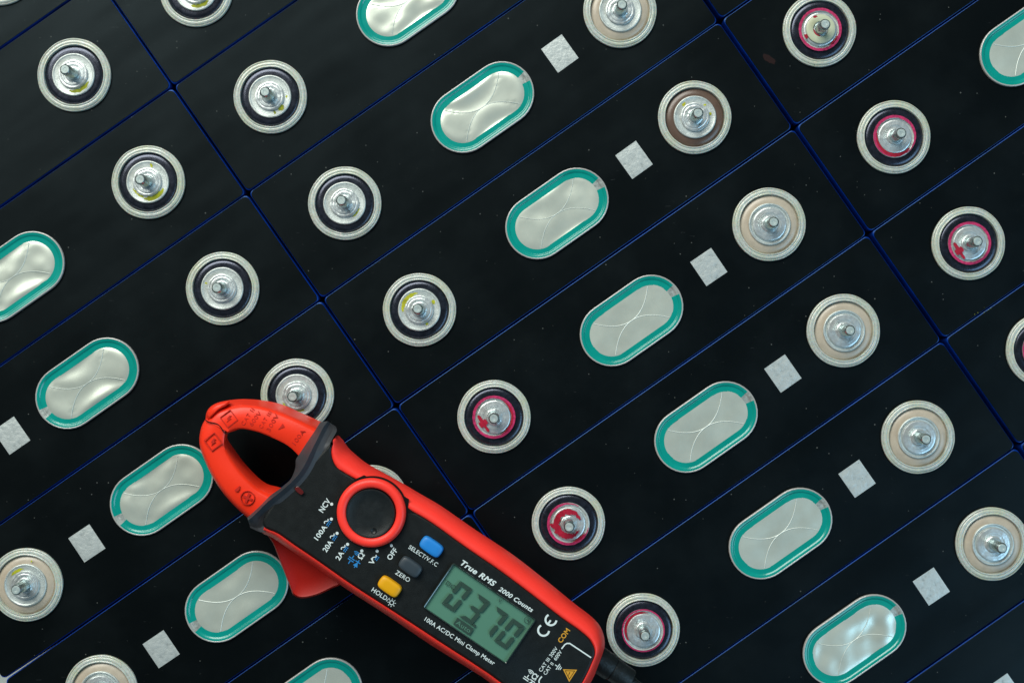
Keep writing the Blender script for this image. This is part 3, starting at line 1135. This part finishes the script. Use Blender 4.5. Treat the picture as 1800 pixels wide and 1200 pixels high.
def stroke(name, pts, wpx, z, mat, parent, thick=0.0, closed=False):
    V, F = [], []
    n = len(pts)
    for i, (x, y) in enumerate(pts):
        if closed:
            pa, pb = pts[i - 1], pts[(i + 1) % n]
        else:
            pa, pb = pts[max(0, i - 1)], pts[min(n - 1, i + 1)]
        d0 = Vector((x - pa[0], y - pa[1]))
        d1 = Vector((pb[0] - x, pb[1] - y))
        d0 = d0.normalized() if d0.length > 1e-6 else d1.normalized()
        d1 = d1.normalized() if d1.length > 1e-6 else d0
        t = (d0 + d1)
        t = t.normalized() if t.length > 1e-6 else d0
        nn = Vector((-t.y, t.x))
        m_ = wpx / 2 / max(0.4, nn.dot(Vector((-d1.y, d1.x))))
        A, B = (x - nn.x * m_, y - nn.y * m_), (x + nn.x * m_, y + nn.y * m_)
        if thick:
            V += P([A, B], z + thick) + P([A, B], z - 0.2)
        else:
            V += P([A, B], z)
    st = 4 if thick else 2
    for i in range(n if closed else n - 1):
        a, b = st * i, st * ((i + 1) % n)
        F.append((a, a + 1, b + 1, b))
        if thick:
            F += [(a, b, b + 2, a + 2), (a + 1, a + 3, b + 3, b + 1)]
    return part(name, V, F, mat, parent, smooth=False)


def circ(cx, cy, r, n=20, a0=0, a1=360):
    full = abs(a1 - a0) >= 360
    m_ = n if full else n + 1
    return [(cx + r * math.cos(math.radians(a0 + (a1 - a0) * i / n)), cy + r * math.sin(math.radians(a0 + (a1 - a0) * i / n))) for i in range(m_)]


ZI = ZP + 0.05
IW, IB, IA = M['ink'], M['inkblue'], M['inkamber']
ba = (0.571, -0.821)      # direction of the sideways lettering (photograph pixels)
bn = (0.821, 0.571)       # its downward direction
aa = (0.821, 0.571)


def bpt(o, u, v):
    """point u along the sideways lettering, v below it"""
    return (o[0] + ba[0] * u + bn[0] * v, o[1] + ba[1] * u + bn[1] * v)


def tilde(o, s=1.0):
    pts = [bpt(o, (-5 + 10 * i / 12) * s, -2.0 * s * math.sin(2 * math.pi * i / 12)) for i in range(13)]
    stroke('symbol', pts, 1.6, ZI, IW, face)


def dc_mark(o, s=1.0):
    stroke('symbol', [bpt(o, -5 * s, -1.6), bpt(o, 5 * s, -1.6)], 1.5, ZI, IB, face)
    for k in (-3.7, 0, 3.7):
        stroke('symbol', [bpt(o, (k - 1.2) * s, 1.6), bpt(o, (k + 1.2) * s, 1.6)], 1.5, ZI, IB, face)


def dot(x, y, r=2.7):
    poly('dot', circ(x, y, r), ZI, IW, face)


text_mesh('NCV', (567.5, 901), (582, 880), 9.6, ZI, IW, face)
dot(583, 885.5)
text_mesh('100A', (558.5, 949.5), (575.5, 926), 8.6, ZI, IW, face)
tilde((573.5, 915.5))
dc_mark((578, 919.5))
dot(582.5, 911.7)
text_mesh('20A', (573.7, 970.5), (585.8, 952.5), 8.8, ZI, IW, face)
tilde((584, 941.2))
dc_mark((588.3, 945))
dot(592.5, 936.7)
text_mesh('2A', (596.5, 985), (605, 971.5), 8.8, ZI, IW, face)
tilde((603.2, 961.2))
dc_mark((607.8, 964.8))
dot(611, 956)
text_mesh('\u03a9', (635.5, 983.5), (641.5, 974.5), 9.5, ZI, IW, face)
dot(636, 967.5)
for r in (2.5, 5.0, 7.5):
    stroke('symbol', circ(624.5, 976, r, 8, -105, -5), 1.3, ZI, IB, face)
stroke('symbol', [bpt((617.5, 982.5), -9, 0), bpt((617.5, 982.5), -1.6, 0)], 1.6, ZI, IB, face)
stroke('symbol', [bpt((617.5, 982.5), 1.6, 0), bpt((617.5, 982.5), 8, 0)], 1.6, ZI, IB, face)
for u in (-1.8, 1.8):
    stroke('symbol', [bpt((617.5, 982.5), u, -6), bpt((617.5, 982.5), u, 6)], 1.7, ZI, IB, face)
o_ = (627, 990.5)
poly('symbol', [bpt(o_, -5, -4.6), bpt(o_, 3.5, 0), bpt(o_, -5, 4.6)], ZI, IB, face)
stroke('symbol', [bpt(o_, 3.8, -5), bpt(o_, 3.8, 5)], 1.7, ZI, IB, face)
stroke('symbol', [bpt(o_, -8, 0), bpt(o_, 8, 0)], 1.4, ZI + 0.01, IB, face)
text_mesh('V', (655, 993), (660.5, 984.5), 9.0, ZI, IW, face)
tilde((658, 978.6))
dc_mark((662.6, 980.8), 0.8)
dot(663, 968)
text_mesh('OFF', (686.5, 984.5), (699.5, 966.5), 9.0, ZI, IW, face)
dot(688, 958.3)
text_mesh('SELECT/V.F.C', (717.3, 963), (767, 995.5), 7.3, ZI, IW, face, bold=0.008)
text_mesh('ZERO', (694, 1007.5), (718, 1022.8), 7.8, ZI, IW, face, bold=0.008)
text_mesh('HOLD/', (652.3, 1038), (681, 1057), 8.0, ZI, IW, face, bold=0.008)
stroke('symbol', circ(688.5, 1058.5, 3.6, 16), 1.2, ZI, IW, face, closed=True)
for i in range(8):
    a = 45 * i + 10
    p_ = [(688.5 + r * math.cos(math.radians(a)), 1058.5 + r * math.sin(math.radians(a))) for r in (5.2, 7.6)]
    stroke('symbol', p_, 1.1, ZI, IW, face)
text_mesh('True RMS', (808.5, 991), (868, 1030.5), 9.6, ZI, IW, face, bold=0.028, shear=0.22)
text_mesh('2000 Counts', (875.5, 1036.5), (934.5, 1075.5), 7.8, ZI, IW, face, bold=0.022, shear=0.18)
text_mesh('100A AC/DC Mini Clamp Meter', (745.5, 1089.5), (867.5, 1168.5), 7.4, ZI, IW, face, bold=0.012)
# conformity mark: two open rings
angc = math.degrees(math.atan2(ba[1], ba[0]))
stroke('symbol', circ(955.5, 1107, 9.6, 20, angc + 62, angc + 298), 3.4, ZI, IW, face)
stroke('symbol', circ(968.5, 1088.5, 9.6, 20, angc + 62, angc + 298), 3.4, ZI, IW, face)
stroke('symbol', [bpt((968.5, 1088.5), -8.5, 0), bpt((968.5, 1088.5), -1, 0)], 3.2, ZI + 0.01, IW, face)
text_mesh('COM', (986.5, 1130), (1002.5, 1107.5), 8.6, ZI, IA, face, bold=0.024)
stroke('symbol', [(987, 1139.5), (993, 1132), (996.5, 1130), (1001.5, 1130), (1039, 1155)], 2.3, ZI, IW, face)
text_mesh('CAT III 300V', (951.5, 1180.5), (981, 1139), 6.3, ZI, IW, face, bold=0.008)
text_mesh('CAT II  600V', (959.5, 1186), (988.5, 1145), 6.3, ZI, IW, face, bold=0.008)
o_ = (981.5, 1171.5)
stroke('symbol', [bpt(o_, 0, -7), bpt(o_, 0, -1)], 1.4, ZI, IW, face)
for v, hw in ((-1, 6), (2, 4.2), (5, 2.6)):
    stroke('symbol', [bpt(o_, -hw, v), bpt(o_, hw, v)], 1.4, ZI, IW, face)
poly('warning_triangle', [(989.5, 1175.3), (1014.5, 1176.2), (1000.5, 1197.6)], ZI, IA, face)
stroke('symbol', [(993.6, 1177.8), (1010, 1178.4), (1000.8, 1192.6)], 1.0, ZI + 0.03, M['gap'], face, closed=True)
stroke('symbol', [(1001.8, 1180.5), (999.6, 1185)], 1.3, ZI + 0.03, M['gap'], face)
poly('symbol', circ(998.9, 1186.8, 0.8, 8), ZI + 0.03, M['gap'], face)
for r in (2.5, 5.0, 7.5):
    stroke('symbol', circ(930.5, 1184, r, 8, -105, -5), 1.3, ZI, IW, face)
o_ = (925, 1192)
stroke('symbol', [bpt(o_, 1.6, 0), bpt(o_, 8, 0)], 1.5, ZI, IW, face)
for u in (-1.8, 1.8):
    stroke('symbol', [bpt(o_, u, -5.5), bpt(o_, u, 5.5)], 1.6, ZI, IW, face)
text_mesh('\u03a9', (940.5, 1195.5), (947, 1186.5), 9.0, ZI, IW, face)
o_ = (934, 1199)
poly('symbol', [bpt(o_, -5, -4.6), bpt(o_, 3.5, 0), bpt(o_, -5, 4.6)], ZI, IW, face)
stroke('symbol', [bpt(o_, 3.8, -5), bpt(o_, 3.8, 5)], 1.6, ZI, IW, face)
stroke('symbol', [(952.6, 1188), (949, 1192), (947.3, 1196), (948, 1202), (975, 1222)], 2.2, ZI, IW, face)

# small display legends
text_mesh('DC', lcdp(8, 37.5), lcdp(26, 37.5), 8.0, ZS, M['segment'], lcd, bold=0.01)
text_mesh('V', lcdp(100.5, 10.5), lcdp(107, 10.5), 7.5, ZS, M['segment'], lcd, bold=0.0)
poly('legend_box', lrect(59, 73.5, 94, 87.5), ZS, M['segment'], lcd)
text_mesh('Auto', lcdp(62, 84.5), lcdp(91, 84.5), 8.0, ZS + 0.03, M['lcd'], lcd, bold=0.0)
stroke('legend_ring', circ(*lcdp(163, 8), 5.6, 18), 1.0, ZS, M['segment'], lcd, closed=True)
c_ = lcdp(163, 8)
poly('legend_wedge', [(c_[0] - 1, c_[1]), (c_[0] + 4.5, c_[1] - 2.5), (c_[0] + 1.5, c_[1] + 4)], ZS, M['segment'], lcd)

# ---- marks moulded into the jaws
ZJ = 36.0
JE = M['shaded_red']
TH = 0.22
text_mesh('CAT II', (429, 748), (447.5, 719.5), 7.0, ZJ, JE, jaw_u, 'moulded_mark', 0.0, 0, TH, space=1.25)
text_mesh('600V', (443, 749), (460, 725.5), 7.2, ZJ, JE, jaw_u, 'moulded_mark', 0.0, 0, TH)
text_mesh('CAT III', (460.5, 753.5), (478, 724.5), 7.0, ZJ, JE, jaw_u, 'moulded_mark', 0.0, 0, TH, space=1.25)
text_mesh('300V', (474, 759), (490.5, 729), 7.2, ZJ, JE, jaw_u, 'moulded_mark', 0.0, 0, TH)
text_mesh('100A', (519, 782), (537, 757.5), 7.6, ZJ, JE, jaw_u, 'moulded_mark', 0.0, 0, TH)
poly('moulded_mark', [(489, 754.5), (497, 744), (500, 750)], ZJ, JE, jaw_u, TH)


def bolt_box(cx, cy, r, rot, parent):
    q = [(cx + r * math.cos(math.radians(rot + 90 * i)), cy + r * math.sin(math.radians(rot + 90 * i))) for i in range(4)]
    stroke('moulded_mark', q, 1.4, ZJ, JE, parent, TH, True)
    z_ = [(-0.5, -4.2), (1.6, -4.2), (0.5, -1), (2.6, -1), (-1.0, 4.6), (-0.1, 0.9), (-2.2, 0.9)]
    ca, sa = math.cos(math.radians(20)), math.sin(math.radians(20))
    poly('moulded_mark', [(cx + 1.5 * (x * ca - y * sa), cy + 1.5 * (x * sa + y * ca)) for x, y in z_], ZJ, JE, parent, TH)


bolt_box(402.3, 735.5, 15.5, 8, jaw_u)
bolt_box(374.5, 776, 16, 8, jaw_l)
poly('moulded_mark', [(412, 861), (421.5, 853), (421, 859), (418, 863), (414, 863)], ZJ, JE, jaw_l, TH)
stroke('moulded_mark', circ(435, 874.5, 12, 28), 1.2, ZJ - 0.1, JE, jaw_l, TH, True)
for a in (24, 114):
    d_ = (math.cos(math.radians(a)), math.sin(math.radians(a)))
    stroke('moulded_mark', [(435 - 8.5 * d_[0], 874.5 - 8.5 * d_[1]), (435 + 8.5 * d_[0], 874.5 + 8.5 * d_[1])], 4.2, ZJ - 0.1, JE, jaw_l, TH + 0.02 * (a > 100))


# ------------------------------------------------------------------ test lead plugs in the tail of the meter
def plug(t_px, label, s0=458.0, s1=543.0, zc=30.0):
    k = (DC - zc) / DC / S
    o = w2(655 + aa[0] * s0 + ba[0] * t_px, 895 + aa[1] * s0 + ba[1] * t_px, zc)
    prof = [(5.2, 0), (5.2, 10.0), (5.05, 10.4), (4.55, 10.5), (4.55, 10.9), (4.75, 11.1), (4.6, 18.4), (4.2, 19.2), (2.4, 19.6), (2.2, 21.0)]
    n = 40
    e3 = Vector((0, 0, 1))
    rings = []
    for r, s in prof:
        rings.append([tuple(AX * s + BX * r * math.cos(2 * math.pi * i / n) + e3 * r * math.sin(2 * math.pi * i / n)) for i in range(n)])
    V, F = loft(rings, True, True, True)
    root = bpy.data.objects.new('test_lead_plug', None)
    link(root)
    root.location = o * MM
    root.empty_display_size = 0.01
    root['label'] = label
    root['category'] = 'plug'
    obj('plug_body', mesh('plug_body', V, F, M['plug'], sharp=40), root)
    pts = []
    for i in range(15):
        u = i / 14
        pts.append(AX * (20 + 60 * u) - BX * (18 * u * u) + Vector((0, 0, -(zc - 3) * (u ** 1.5))))
    rings = []
    for i, p in enumerate(pts):
        d = (pts[min(14, i + 1)] - pts[max(0, i - 1)]).normalized()
        s_ = d.cross(e3).normalized()
        u_ = s_.cross(d)
        rings.append([tuple(p + s_ * 2.1 * math.cos(2 * math.pi * j / 16) + u_ * 2.1 * math.sin(2 * math.pi * j / 16)) for j in range(16)])
    V, F = loft(rings, True, True, True)
    obj('cable', mesh('cable', V, F, M['plug'], sharp=40), root)


plug(11.0, 'black test lead plug in the meter tail beside the red-ringed post')
